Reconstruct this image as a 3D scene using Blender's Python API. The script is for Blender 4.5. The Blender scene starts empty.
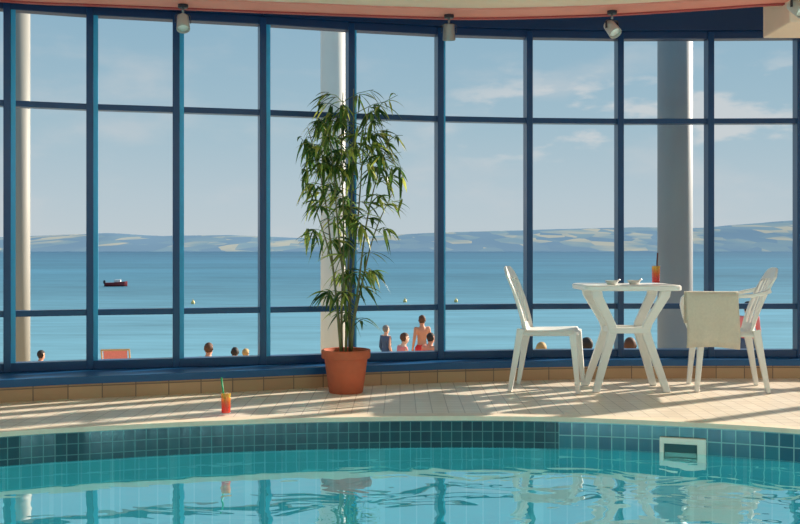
import bpy, bmesh, math, random
from mathutils import Vector, Matrix, noise
random.seed(7)
scene = bpy.context.scene
col = scene.collection
PI = math.pi
try:
    scene.view_settings.view_transform = 'Standard'
except Exception:
    pass

# ------------------------------------------------------------------ helpers
def lin(r, g, b):
    f = lambda v: (v/255/12.92) if v/255 <= 0.04045 else ((v/255+0.055)/1.055)**2.4
    return (f(r), f(g), f(b), 1)

H = 1.0
F = 1000.0
def at(px, py, d):
    return Vector(((px-400)/F*d, d, H-(py-250)/F*d))

def nodes_of(m):
    m.use_nodes = True
    return m.node_tree.nodes, m.node_tree.links

def mat(name, color, rough=0.5, metal=0.0, var=0.08, scale=12, spec=0.5, bump=0.0, bscale=60):
    m = bpy.data.materials.new(name)
    n, l = nodes_of(m)
    p = n['Principled BSDF']
    p.inputs['Roughness'].default_value = rough
    p.inputs['Metallic'].default_value = metal
    p.inputs['Specular IOR Level'].default_value = spec
    tc = n.new('ShaderNodeTexCoord')
    nz = n.new('ShaderNodeTexNoise'); nz.inputs['Scale'].default_value = scale; nz.inputs['Detail'].default_value = 4
    l.new(tc.outputs['Object'], nz.inputs['Vector'])
    mx = n.new('ShaderNodeMix'); mx.data_type = 'RGBA'
    a = tuple(max(0, c*(1-var)) for c in color[:3])+(1,)
    b = tuple(min(1, c*(1+var)) for c in color[:3])+(1,)
    mx.inputs[6].default_value = a; mx.inputs[7].default_value = b
    l.new(nz.outputs['Fac'], mx.inputs[0])
    l.new(mx.outputs[2], p.inputs['Base Color'])
    if bump:
        n2 = n.new('ShaderNodeTexNoise'); n2.inputs['Scale'].default_value = bscale
        l.new(tc.outputs['Object'], n2.inputs['Vector'])
        bp = n.new('ShaderNodeBump'); bp.inputs['Strength'].default_value = bump; bp.inputs['Distance'].default_value = 0.01
        l.new(n2.outputs['Fac'], bp.inputs['Height']); l.new(bp.outputs['Normal'], p.inputs['Normal'])
    return m

def tile_mat(name, c1, c2, mortar, bw, rh, ms, rough=0.3, coord='UV', bump=0.3, offset=0.0, bias=0.0):
    m = bpy.data.materials.new(name)
    n, l = nodes_of(m)
    p = n['Principled BSDF']; p.inputs['Roughness'].default_value = rough
    tc = n.new('ShaderNodeTexCoord')
    br = n.new('ShaderNodeTexBrick')
    br.offset = offset; br.squash = 1.0
    br.inputs['Scale'].default_value = 1.0
    br.inputs['Color1'].default_value = c1; br.inputs['Color2'].default_value = c2
    br.inputs['Mortar'].default_value = mortar
    br.inputs['Mortar Size'].default_value = ms
    br.inputs['Mortar Smooth'].default_value = 0.1
    br.inputs['Bias'].default_value = bias
    br.inputs['Brick Width'].default_value = bw; br.inputs['Row Height'].default_value = rh
    l.new(tc.outputs[coord], br.inputs['Vector'])
    l.new(br.outputs['Color'], p.inputs['Base Color'])
    if bump:
        inv = n.new('ShaderNodeMath'); inv.operation = 'SUBTRACT'; inv.inputs[0].default_value = 1.0
        l.new(br.outputs['Fac'], inv.inputs[1])
        bp = n.new('ShaderNodeBump'); bp.inputs['Strength'].default_value = bump; bp.inputs['Distance'].default_value = 0.004
        l.new(inv.outputs[0], bp.inputs['Height']); l.new(bp.outputs['Normal'], p.inputs['Normal'])
    return m

def glass_mat(name, tint, gloss=0.06, rough=0.0):
    m = bpy.data.materials.new(name)
    n, l = nodes_of(m)
    n.remove(n['Principled BSDF'])
    out = n['Material Output']
    tr = n.new('ShaderNodeBsdfTransparent'); tr.inputs['Color'].default_value = tint
    gl = n.new('ShaderNodeBsdfGlossy'); gl.inputs['Roughness'].default_value = rough
    mx = n.new('ShaderNodeMixShader')
    mx.inputs[0].default_value = gloss
    l.new(tr.outputs[0], mx.inputs[1]); l.new(gl.outputs[0], mx.inputs[2])
    l.new(mx.outputs[0], out.inputs['Surface'])
    return m

def obj(name, bm, m, parent=None, smooth=False, bevel=0.0, subsurf=0, world=False, solid=0.0, recalc=True):
    if world and parent is not None:
        bmesh.ops.translate(bm, vec=-parent.location, verts=bm.verts)
    if recalc: bmesh.ops.recalc_face_normals(bm, faces=bm.faces)
    me = bpy.data.meshes.new(name)
    bm.to_mesh(me); bm.free()
    if m: me.materials.append(m)
    if smooth:
        for p in me.polygons: p.use_smooth = True
    o = bpy.data.objects.new(name, me); col.objects.link(o)
    if parent is not None: o.parent = parent
    if solid:
        s = o.modifiers.new('solid', 'SOLIDIFY'); s.thickness = solid; s.offset = 0
    if bevel:
        b = o.modifiers.new('bevel', 'BEVEL'); b.width = bevel; b.segments = 2; b.limit_method = 'ANGLE'
    if subsurf:
        s = o.modifiers.new('sub', 'SUBSURF'); s.levels = subsurf; s.render_levels = subsurf
    return o

def tag(o, label, cat, group=None):
    o['label'] = label; o['category'] = cat
    if group: o['group'] = group
    return o

def thing(name, label, cat, loc=(0, 0, 0), rz=0.0, group=None):
    o = bpy.data.objects.new(name, None); col.objects.link(o)
    o.empty_display_size = 0.1
    o.location = loc; o.rotation_euler = (0, 0, rz)
    return tag(o, label, cat, group)

def struct(name, bm, m, **k):
    o = obj(name, bm, m, **k); o['kind'] = 'structure'; return o

def add_box(bm, c, s, M=None):
    r = bmesh.ops.create_cube(bm, size=1)
    for v in r['verts']:
        v.co = Vector((v.co.x*s[0], v.co.y*s[1], v.co.z*s[2]))
        if M is not None: v.co = M @ v.co
        v.co += Vector(c)

def add_beam(bm, p0, p1, z0, z1, depth, off=0.0):
    a = Vector((p0[0], p0[1])); b = Vector((p1[0], p1[1]))
    t = (b-a).normalized(); nn = Vector((t.y, -t.x))
    vs = []
    for p in (a, b):
        for dd in (-depth/2, depth/2):
            for z in (z0, z1):
                q = p + nn*(dd+off)
                vs.append(bm.verts.new((q.x, q.y, z)))
    for f in ((0, 1, 3, 2), (4, 6, 7, 5), (0, 4, 5, 1), (2, 3, 7, 6), (0, 2, 6, 4), (1, 5, 7, 3)):
        bm.faces.new([vs[i] for i in f])

def add_tube(bm, pts, radii, n=10, cap=True):
    pts = [Vector(p) for p in pts]
    if not hasattr(radii, '__len__'): radii = [radii]*len(pts)
    prev = None; rings = []
    for i, p in enumerate(pts):
        t = (pts[min(i+1, len(pts)-1)]-pts[max(i-1, 0)]).normalized()
        if prev is None:
            a = Vector((1, 0, 0)) if abs(t.x) < 0.8 else Vector((0, 1, 0))
        else: a = prev
        u = (a - t*a.dot(t)).normalized(); prev = u
        w = t.cross(u)
        rings.append([bm.verts.new(p+(u*math.cos(k*2*PI/n)+w*math.sin(k*2*PI/n))*radii[i]) for k in range(n)])
    for i in range(len(rings)-1):
        for k in range(n):
            bm.faces.new((rings[i][k], rings[i][(k+1) % n], rings[i+1][(k+1) % n], rings[i+1][k]))
    if cap:
        bm.faces.new(rings[0][::-1]); bm.faces.new(rings[-1])

def add_sweep(bm, pts, sizes, side):
    """rectangular section swept along pts; sizes=(along side, across)"""
    pts = [Vector(p) for p in pts]; side = Vector(side); rings = []
    for i, p in enumerate(pts):
        t = (pts[min(i+1, len(pts)-1)]-pts[max(i-1, 0)]).normalized()
        u = (side - t*side.dot(t)).normalized(); w = t.cross(u)
        a, b = sizes[i] if isinstance(sizes, list) else sizes
        rings.append([bm.verts.new(p+u*(sx*a/2)+w*(sy*b/2)) for sx, sy in ((-1, -1), (1, -1), (1, 1), (-1, 1))])
    for i in range(len(rings)-1):
        for k in range(4):
            bm.faces.new((rings[i][k], rings[i][(k+1) % 4], rings[i+1][(k+1) % 4], rings[i+1][k]))
    bm.faces.new(rings[0][::-1]); bm.faces.new(rings[-1])

def add_slabs(bm, rows):
    """rows of (x0,x1,y0,y1,z): stacked horizontal rectangles bridged into one prism"""
    R = [[bm.verts.new(p) for p in ((x0, y0, z), (x1, y0, z), (x1, y1, z), (x0, y1, z))] for x0, x1, y0, y1, z in rows]
    for A, B in zip(R, R[1:]):
        for k in range(4): bm.faces.new((A[k], A[(k+1) % 4], B[(k+1) % 4], B[k]))
    bm.faces.new(R[0]); bm.faces.new(R[-1])

def add_lathe(bm, prof, n=32, c=(0, 0, 0)):
    rings = []
    for r, z in prof:
        if r < 1e-5:
            rings.append([bm.verts.new((c[0], c[1], c[2]+z))])
        else:
            rings.append([bm.verts.new((c[0]+r*math.cos(k*2*PI/n), c[1]+r*math.sin(k*2*PI/n), c[2]+z)) for k in range(n)])
    for i in range(len(rings)-1):
        A, B = rings[i], rings[i+1]
        for k in range(n):
            k2 = (k+1) % n
            if len(A) == 1 and len(B) == 1: continue
            if len(A) == 1: bm.faces.new((A[0], B[k], B[k2]))
            elif len(B) == 1: bm.faces.new((A[k], A[k2], B[0]))
            else: bm.faces.new((A[k], A[k2], B[k2], B[k]))

def interp(tab, x):
    if x <= tab[0][0]: return tab[0][1]
    for (a, b), (c, d) in zip(tab, tab[1:]):
        if x <= c: return b+(d-b)*(x-a)/(c-a)
    return tab[-1][1]

NB = bmesh.new

# ------------------------------------------------------------------ materials
M = {}
M['frame'] = mat('blue_painted_aluminium', lin(3, 58, 102), 0.3, var=0.05)
M['mullion_lit'] = mat('mullion_lit_side_blue', lin(48, 160, 204), 0.3, var=0.05)
M['beam'] = mat('blue_painted_beam', lin(5, 50, 92), 0.45, var=0.06)
M['sill'] = mat('blue_sill', lin(8, 80, 130), 0.35, var=0.06)
M['cream'] = mat('tan_ceiling_plaster', lin(236, 206, 182), 0.8, var=0.04)
M['pink'] = mat('pink_ceiling_trim', lin(226, 138, 122), 0.6, var=0.05)
M['darkpink'] = mat('dark_red_ceiling_edge', lin(170, 64, 60), 0.6, var=0.05)
M['plastic'] = mat('white_plastic', lin(230, 229, 222), 0.35, var=0.02, bump=0.05)
M['terracotta'] = mat('terracotta', lin(194, 98, 64), 0.75, var=0.12, scale=20)
M['soil'] = mat('soil', lin(60, 44, 34), 0.95, var=0.4, scale=60, bump=0.6)
M['cane'] = mat('cane', lin(112, 108, 62), 0.5, var=0.25, scale=14)
M['towel'] = mat('cream_towel', lin(222, 213, 194), 0.95, var=0.10, scale=60, bump=0.8, bscale=220)
M['colwhite'] = mat('white_column_paint', lin(232, 228, 218), 0.6, var=0.04, scale=3)
M['colcream'] = mat('greyish_cream_column_paint', lin(150, 148, 140), 0.6, var=0.05, scale=3)
M['colshade'] = mat('shaded_column_grey', lin(138, 146, 152), 0.6, var=0.04, scale=3)  # shade on this column is put into a greyer base colour
M['coping'] = mat('coping_stone', lin(228, 210, 186), 0.5, var=0.1, scale=18)
M['white_abs'] = mat('white_skimmer_plastic', lin(240, 234, 218), 0.4, var=0.03)
M['dark'] = mat('teal_cavity', lin(52, 96, 100), 0.6)
M['lampgrey'] = mat('lamp_metal', lin(150, 146, 142), 0.4, metal=0.5, var=0.05)
M['lampdark'] = mat('lamp_dark', lin(52, 52, 58), 0.4, metal=0.3, var=0.05)
M['lampwhite'] = mat('lamp_white', lin(190, 184, 176), 0.45, metal=.2, var=0.03)
M['lens'] = mat('lamp_lens', lin(250, 246, 236), 0.3, var=0.02)
M['glassware'] = glass_mat('drinking_glass', (0.98, 0.985, 0.985, 1), gloss=0.04, rough=0.02)
M['straw_green'] = mat('green_straw', lin(10, 150, 90), 0.4)
M['straw_brown'] = mat('dark_straw', lin(90, 40, 40), 0.4)
M['dish'] = mat('pale_ceramic', lin(205, 205, 198), 0.25)
M['sand'] = mat('beach_sand', lin(206, 182, 146), 0.95, var=0.15, scale=1.5)

def leaf_mat():
    m = bpy.data.materials.new('bamboo_leaf'); n, l = nodes_of(m)
    p = n['Principled BSDF']; p.inputs['Roughness'].default_value = 0.4
    geo = n.new('ShaderNodeNewGeometry')
    rp = n.new('ShaderNodeValToRGB')
    rp.color_ramp.elements[0].color = lin(46, 82, 38); rp.color_ramp.elements[1].color = lin(206, 208, 104)
    e = rp.color_ramp.elements.new(0.6); e.color = lin(100, 130, 56)
    l.new(geo.outputs['Random Per Island'], rp.inputs[0])
    l.new(rp.outputs[0], p.inputs['Base Color'])
    out = n['Material Output']
    tl = n.new('ShaderNodeBsdfTranslucent'); l.new(rp.outputs[0], tl.inputs[0])
    mx = n.new('ShaderNodeMixShader'); mx.inputs[0].default_value = 0.48
    l.new(p.outputs[0], mx.inputs[1]); l.new(tl.outputs[0], mx.inputs[2]); l.new(mx.outputs[0], out.inputs['Surface'])
    return m
M['leaf'] = leaf_mat()

def drink_mat():
    m = bpy.data.materials.new('layered_drink'); n, l = nodes_of(m)
    p = n['Principled BSDF']; p.inputs['Roughness'].default_value = 0.15
    tc = n.new('ShaderNodeTexCoord'); sp = n.new('ShaderNodeSeparateXYZ'); l.new(tc.outputs['Generated'], sp.inputs[0])
    rp = n.new('ShaderNodeValToRGB')
    rp.color_ramp.elements[0].color = lin(255, 58, 32); rp.color_ramp.elements[0].position = 0.25
    rp.color_ramp.elements[1].color = lin(255, 204, 80); rp.color_ramp.elements[1].position = 0.9
    e = rp.color_ramp.elements.new(0.55); e.color = lin(255, 126, 36)
    l.new(sp.outputs['Z'], rp.inputs[0]); l.new(rp.outputs[0], p.inputs['Base Color'])
    tr = n.new('ShaderNodeBsdfTransparent'); l.new(rp.outputs[0], tr.inputs[0])
    mx = n.new('ShaderNodeMixShader'); mx.inputs[0].default_value = 0.5
    l.new(p.outputs[0], mx.inputs[1]); l.new(tr.outputs[0], mx.inputs[2]); l.new(mx.outputs[0], n['Material Output'].inputs['Surface'])
    return m
M['drink'] = drink_mat()

M['deck'] = tile_mat('deck_tiles', lin(234, 220, 200), lin(224, 208, 186), lin(186, 168, 146), 0.10, 0.10, 0.0032, rough=0.36, coord='Object', bump=0.08)
M['riser'] = tile_mat('riser_tiles', lin(190, 154, 114), lin(174, 136, 98), lin(116, 96, 76), 0.22, 0.115, 0.004, rough=0.4)
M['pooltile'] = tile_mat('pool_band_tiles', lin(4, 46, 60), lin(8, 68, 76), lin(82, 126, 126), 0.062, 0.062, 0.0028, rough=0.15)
M['pooltile_r'] = tile_mat('pool_band_tiles_right', lin(8, 74, 100), lin(18, 104, 120), lin(130, 176, 174), 0.062, 0.062, 0.0026, rough=0.15)  # brighter copy of the band tiles, sunlight put into the colours
M['basin'] = tile_mat('pool_basin_tiles', lin(62, 204, 210), lin(90, 218, 222), lin(140, 230, 232), 0.10, 0.10, 0.004, rough=0.4, coord='Object', bump=0)

def water_mat():
    m = bpy.data.materials.new('pool_water'); n, l = nodes_of(m)
    n.remove(n['Principled BSDF']); out = n['Material Output']
    tc = n.new('ShaderNodeTexCoord'); mp = n.new('ShaderNodeMapping')
    mp.inputs['Scale'].default_value = (1.0, 1.3, 1)
    l.new(tc.outputs['Object'], mp.inputs['Vector'])
    n1 = n.new('ShaderNodeTexNoise'); n1.inputs['Scale'].default_value = 2.6; n1.inputs['Detail'].default_value = 2; n1.inputs['Distortion'].default_value = 0.5
    l.new(mp.outputs[0], n1.inputs['Vector'])
    # calm on the left, choppier towards the inlet on the right
    sp = n.new('ShaderNodeSeparateXYZ'); l.new(tc.outputs['Object'], sp.inputs[0])
    st = n.new('ShaderNodeMapRange'); st.inputs[1].default_value = -1.2; st.inputs[2].default_value = 1.6; st.inputs[3].default_value = .040; st.inputs[4].default_value = .19
    l.new(sp.outputs['X'], st.inputs[0])
    bp = n.new('ShaderNodeBump'); bp.inputs['Distance'].default_value = 0.06
    l.new(st.outputs[0], bp.inputs['Strength'])
    l.new(n1.outputs['Fac'], bp.inputs['Height'])
    tr = n.new('ShaderNodeBsdfTransparent'); tr.inputs['Color'].default_value = (0.46, 0.95, 1.0, 1)
    gl = n.new('ShaderNodeBsdfGlossy'); gl.inputs['Roughness'].default_value = 0.0
    l.new(bp.outputs[0], gl.inputs['Normal'])
    geo = n.new('ShaderNodeNewGeometry')
    dt = n.new('ShaderNodeVectorMath'); dt.operation = 'DOT_PRODUCT'; l.new(geo.outputs['Incoming'], dt.inputs[0]); l.new(bp.outputs[0], dt.inputs[1])
    ab = n.new('ShaderNodeMath'); ab.operation = 'ABSOLUTE'; l.new(dt.outputs['Value'], ab.inputs[0])
    om = n.new('ShaderNodeMath'); om.operation = 'SUBTRACT'; om.inputs[0].default_value = 1; om.use_clamp = True; l.new(ab.outputs[0], om.inputs[1])
    pw = n.new('ShaderNodeMath'); pw.operation = 'POWER'; pw.inputs[1].default_value = 1.4; l.new(om.outputs[0], pw.inputs[0])
    ma = n.new('ShaderNodeMath'); ma.operation = 'MULTIPLY_ADD'; ma.inputs[1].default_value = .96; ma.inputs[2].default_value = .02; l.new(pw.outputs[0], ma.inputs[0])
    mx = n.new('ShaderNodeMixShader'); l.new(ma.outputs[0], mx.inputs[0])
    l.new(tr.outputs[0], mx.inputs[1]); l.new(gl.outputs[0], mx.inputs[2]); l.new(mx.outputs[0], out.inputs['Surface'])
    return m
M['water'] = water_mat()

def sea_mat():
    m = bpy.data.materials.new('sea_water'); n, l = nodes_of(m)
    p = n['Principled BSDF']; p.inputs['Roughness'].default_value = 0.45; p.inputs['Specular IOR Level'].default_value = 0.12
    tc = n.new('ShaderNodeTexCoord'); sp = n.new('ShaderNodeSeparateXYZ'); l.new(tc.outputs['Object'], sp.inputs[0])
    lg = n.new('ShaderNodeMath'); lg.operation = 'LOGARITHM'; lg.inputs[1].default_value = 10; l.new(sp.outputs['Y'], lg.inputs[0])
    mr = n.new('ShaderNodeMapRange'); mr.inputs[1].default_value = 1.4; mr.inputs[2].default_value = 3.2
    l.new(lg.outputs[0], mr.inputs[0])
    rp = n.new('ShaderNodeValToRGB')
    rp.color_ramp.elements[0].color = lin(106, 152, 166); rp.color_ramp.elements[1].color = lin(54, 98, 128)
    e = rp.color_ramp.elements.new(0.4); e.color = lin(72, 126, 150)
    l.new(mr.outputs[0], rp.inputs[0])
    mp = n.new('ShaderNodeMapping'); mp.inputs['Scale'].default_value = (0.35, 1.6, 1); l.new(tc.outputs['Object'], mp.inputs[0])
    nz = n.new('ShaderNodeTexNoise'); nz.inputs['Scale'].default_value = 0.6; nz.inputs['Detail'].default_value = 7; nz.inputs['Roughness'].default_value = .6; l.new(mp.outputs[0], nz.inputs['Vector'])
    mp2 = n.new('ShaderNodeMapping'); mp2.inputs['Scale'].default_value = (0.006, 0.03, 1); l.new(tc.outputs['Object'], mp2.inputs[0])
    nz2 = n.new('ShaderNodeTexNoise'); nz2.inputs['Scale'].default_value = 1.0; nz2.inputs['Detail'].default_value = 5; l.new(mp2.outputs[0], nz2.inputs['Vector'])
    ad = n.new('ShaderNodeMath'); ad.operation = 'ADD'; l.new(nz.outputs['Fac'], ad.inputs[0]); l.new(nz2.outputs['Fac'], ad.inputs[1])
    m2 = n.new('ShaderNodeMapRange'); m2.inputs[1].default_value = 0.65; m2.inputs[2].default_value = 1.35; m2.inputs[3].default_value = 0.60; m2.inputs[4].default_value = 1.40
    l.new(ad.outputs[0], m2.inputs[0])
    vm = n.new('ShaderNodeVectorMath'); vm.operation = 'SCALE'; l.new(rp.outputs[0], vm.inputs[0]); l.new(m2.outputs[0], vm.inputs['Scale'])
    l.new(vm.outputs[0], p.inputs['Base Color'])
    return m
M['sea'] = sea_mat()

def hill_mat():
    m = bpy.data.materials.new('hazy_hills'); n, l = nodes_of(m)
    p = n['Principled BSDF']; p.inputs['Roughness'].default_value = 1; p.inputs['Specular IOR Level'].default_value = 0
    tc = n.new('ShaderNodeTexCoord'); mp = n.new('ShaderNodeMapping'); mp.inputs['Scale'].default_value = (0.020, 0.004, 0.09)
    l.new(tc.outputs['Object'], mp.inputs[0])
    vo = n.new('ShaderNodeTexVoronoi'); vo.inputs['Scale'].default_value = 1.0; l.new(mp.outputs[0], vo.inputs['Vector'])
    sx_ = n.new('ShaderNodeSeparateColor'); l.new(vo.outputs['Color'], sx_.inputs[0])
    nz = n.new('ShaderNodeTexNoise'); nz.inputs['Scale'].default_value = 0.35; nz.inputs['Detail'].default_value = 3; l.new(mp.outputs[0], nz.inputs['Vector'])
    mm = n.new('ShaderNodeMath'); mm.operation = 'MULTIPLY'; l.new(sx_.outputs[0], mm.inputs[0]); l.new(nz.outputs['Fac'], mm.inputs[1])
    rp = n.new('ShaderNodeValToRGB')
    rp.color_ramp.elements[0].color = lin(108, 136, 158); rp.color_ramp.elements[0].position = 0.15  # distance haze painted into the base colours as bluish tones
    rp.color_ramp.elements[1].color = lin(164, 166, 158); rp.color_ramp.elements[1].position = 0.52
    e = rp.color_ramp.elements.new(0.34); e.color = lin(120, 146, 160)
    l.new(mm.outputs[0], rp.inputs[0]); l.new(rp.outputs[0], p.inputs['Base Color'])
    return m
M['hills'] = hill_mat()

# ------------------------------------------------------------------ window wall
mpx = [7, 90, 176, 262, 350, 439, 528, 619, 709, 798]
md = [6.98, 7.155, 7.295, 7.446, 7.638, 7.804, 7.908, 7.96, 7.95, 7.93]
W = [((p-400)/F*d, d) for p, d in zip(mpx, md)]
W = [(-4.10, 6.08), (-3.70, 6.45), (-3.24, 6.75)] + W + [(3.864, 7.83), (4.544, 7.61), (5.163, 7.25), (5.69, 6.77), (6.11, 6.19)]
PROT = [(-4.2, .5), (-2.6, .5), (-0.4, .32), (0.4, .28), (1.7, .2), (3.2, .16), (6.2, .16)]
Z0, ZL, ZU, ZT = .213, .555, 2.02, 2.67
Wy = lambda x: interp(W, x)
def nrm(i):
    a = Vector(W[max(i-1, 0)]); b = Vector(W[min(i+1, len(W)-1)])
    return (b-a).normalized()
for i in range(len(W)-1):
    a, b = W[i], W[i+1]
    root = bpy.data.objects.new('window_%d' % (i+1), None); col.objects.link(root)
    root.location = ((a[0]+b[0])/2, (a[1]+b[1])/2, 0.15); root['kind'] = 'structure'
    for k in ([i, i+1] if i == len(W)-2 else [i]):
        t = nrm(k); ang = math.atan2(t.y, t.x)
        bm = NB(); add_box(bm, (W[k][0], W[k][1], (0.15+2.72)/2), (0.048, 0.13, 2.57), Matrix.Rotation(ang, 3, 'Z'))
        obj('mullion', bm, M['frame'], root, world=True, bevel=0.004)
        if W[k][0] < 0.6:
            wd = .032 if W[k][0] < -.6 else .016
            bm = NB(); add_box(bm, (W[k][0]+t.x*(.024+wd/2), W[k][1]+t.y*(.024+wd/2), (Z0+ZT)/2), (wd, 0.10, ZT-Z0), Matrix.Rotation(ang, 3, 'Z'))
            obj('mullion_lit_side', bm, M['mullion_lit'], root, world=True)  # lit side face of the mullion, painted as a lighter blue strip
    for zc in (ZL, ZU):
        bm = NB(); add_beam(bm, a, b, zc-.021, zc+.021, 0.085); obj('transom', bm, M['frame'], root, world=True, bevel=0.004)
    bm = NB(); add_beam(bm, a, b, 0.15, Z0, 0.10); obj('bottom_rail', bm, M['frame'], root, world=True, bevel=0.004)
    bm = NB(); add_beam(bm, a, b, ZT, ZT+.06, 0.10); obj('top_rail', bm, M['beam'], root, world=True, bevel=0.004)

def strip(bm, pa, pb, uv=None):
    A = [bm.verts.new(p) for p in pa]; B = [bm.verts.new(p) for p in pb]
    lay = bm.loops.layers.uv.verify() if uv else None
    s = 0
    for i in range(len(A)-1):
        f = bm.faces.new((A[i], A[i+1], B[i+1], B[i]))
        ds = (Vector(pa[i+1])-Vector(pa[i])).length*(uv or 1)
        if uv:
            vv = [pa[i][2], pa[i+1][2], pb[i+1][2], pb[i][2]]
            uu = [s, s+ds, s+ds, s]
            for lp, u, v in zip(f.loops, uu, vv): lp[lay].uv = (u, (v+.03)*(uv))
        s += ds

bm = NB()
for i in range(len(W)-1): add_beam(bm, W[i], W[i+1], ZT+.06, 3.02, 0.16)
struct('trim_1', bm, M['beam'])

xs = [-4.1+ i*(10.2/102) for i in range(103)]
rz = lambda x: Wy(x)-interp(PROT, x)
front = [(x, rz(x)) for x in xs]; back = [(x, Wy(x)+.05) for x in xs]
bm = NB()
strip(bm, [(x, y, .15) for x, y in front], [(x, y, .15) for x, y in back])
strip(bm, [(x, y, .10) for x, y in front], [(x, y, .15) for x, y in front])
fr2 = [(x, y+.03) for x, y in front]
strip(bm, [(x, y, .10) for x, y in front], [(x, y, .10) for x, y in fr2])
bmesh.ops.remove_doubles(bm, verts=bm.verts, dist=1e-4)
struct('trim_2', bm, M['sill'])
bm = NB()
strip(bm, [(x, y+.012, 0) for x, y in front], [(x, y+.012, .10) for x, y in front], uv=1.0)
struct('baseboard_back', bm, M['riser'])

# ------------------------------------------------------------------ pool
POOL = [(-4.2, 4.0), (-3.0, 4.98), (-2.2, 5.49), (-1.70, 5.68), (-1.17, 5.84), (-.6, 5.95), (0, 6.01), (.5, 6.02), (.95, 5.985), (1.35, 5.90), (1.78, 5.77), (2.23, 5.58), (2.9, 5.2), (4.2, 4.2)]
def cat(P, n=6):
    out = []
    for i in range(len(P)-1):
        p0 = Vector(P[max(i-1, 0)]); p1 = Vector(P[i]); p2 = Vector(P[i+1]); p3 = Vector(P[min(i+2, len(P)-1)])
        for k in range(n):
            t = k/n
            out.append(tuple(0.5*((2*p1)+(-p0+p2)*t+(2*p0-5*p1+4*p2-p3)*t*t+(-p0+3*p1-3*p2+p3)*t**3)))
    out.append(P[-1]); return out
PE = cat(POOL)
PL = PE[:49]; PR = PE[48:]
pe = lambda x: interp(PE, x)
ZW = -0.176
ZB = -0.19
COPW = 0.10
bm = NB()
fx = [p[0] for p in PE]
strip(bm, [(x, pe(x)+COPW, 0) for x in fx], [(x, Wy(x)-.0, 0) for x in fx])
strip(bm, [(-4.2, -2, 0), (-4.2, 6, 0)], [(-7, -2, 0), (-7, 6, 0)])
strip(bm, [(4.2, -2, 0), (4.2, 7.72, 0)], [(6.1, -2, 0), (6.1, 6.3, 0)])
strip(bm, [(-4.2, -2, 0), (4.2, -2, 0)], [(-4.2, 1, 0), (4.2, 1, 0)])
struct('floor', bm, M['deck'])
bm = NB()
strip(bm, [(x, pe(x)-.015, .002) for x in fx], [(x, pe(x)+COPW, .002) for x in fx])
strip(bm, [(x, pe(x)-.015, -.025) for x in fx], [(x, pe(x)-.015, .002) for x in fx])
strip(bm, [(x, pe(x)-.015, -.025) for x in fx], [(x, pe(x)+.02, -.025) for x in fx])
bmesh.ops.remove_doubles(bm, verts=bm.verts, dist=1e-4)
struct('trim_3', bm, M['coping'])
bm = NB()
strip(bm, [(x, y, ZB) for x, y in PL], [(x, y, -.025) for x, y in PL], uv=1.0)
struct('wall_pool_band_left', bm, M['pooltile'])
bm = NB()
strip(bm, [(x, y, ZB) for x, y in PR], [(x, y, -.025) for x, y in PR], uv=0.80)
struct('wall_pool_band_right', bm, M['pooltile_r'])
bm = NB()
strip(bm, [(x, y, -1.3) for x, y in PE], [(x, y, ZB) for x, y in PE])
strip(bm, [(x, 1.0, -1.3) for x, y in PE], [(x, y, -1.3) for x, y in PE])
strip(bm, [(-4.2, 1, -1.3), (-4.2, 4.0, -1.3)], [(-4.2, 1, 0), (-4.2, 4.0, 0)])
strip(bm, [(4.2, 1, -1.3), (4.2, 4.2, -1.3)], [(4.2, 1, 0), (4.2, 4.2, 0)])
strip(bm, [(-4.2, 1, -1.3), (4.2, 1, -1.3)], [(-4.2, 1, 0), (4.2, 1, 0)])
struct('wall_pool_basin', bm, M['basin'])
bm = NB()
strip(bm, [(x, 1.0, ZW) for x, y in PE], [(x, y, ZW) for x, y in PE])
o = struct('pool_water', bm, M['water'], recalc=False)

# skimmer in the pool wall
sx = (682-400)/F*5.83; sy = pe(sx)
t = (Vector((sx+.1, pe(sx+.1)))-Vector((sx-.1, pe(sx-.1)))).normalized()
sk = thing('pool_skimmer', 'white rectangular skimmer inlet set in the blue tiled pool wall', 'pool skimmer', (sx, sy-.004, -.150), math.atan2(t.y, t.x))
bm = NB()
def frame_ring(bm, ox0, ox1, oz0, oz1, ix0, ix1, iz0, iz1, y0, y1):
    O = [(ox0, oz0), (ox1, oz0), (ox1, oz1), (ox0, oz1)]; I = [(ix0, iz0), (ix1, iz0), (ix1, iz1), (ix0, iz1)]
    L = [[bm.verts.new((x, y, z)) for x, z in S] for y in (y0, y1) for S in (O, I)]
    for k in range(4):
        j = (k+1) % 4
        bm.faces.new((L[0][k], L[0][j], L[1][j], L[1][k])); bm.faces.new((L[2][k], L[3][k], L[3][j], L[2][j]))
        bm.faces.new((L[0][k], L[2][k], L[2][j], L[0][j])); bm.faces.new((L[1][k], L[1][j], L[3][j], L[3][k]))
frame_ring(bm, -.13, .13, -.075, .06, -.105, .08, -.055, .025, -.032, .003)
obj('frame', bm, M['white_abs'], sk, bevel=.004)
bm = NB(); add_box(bm, (-.012, .0, -.012), (.20, .004, .10)); op_ = obj('opening', bm, M['dark'], sk)  # flat panel, its dark teal stands in for shade inside the recess
bm = NB(); add_box(bm, (-.012, -.010, -.040), (.180, .008, .028)); obj('weir_flap', bm, M['white_abs'], op_, bevel=.003)

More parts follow.
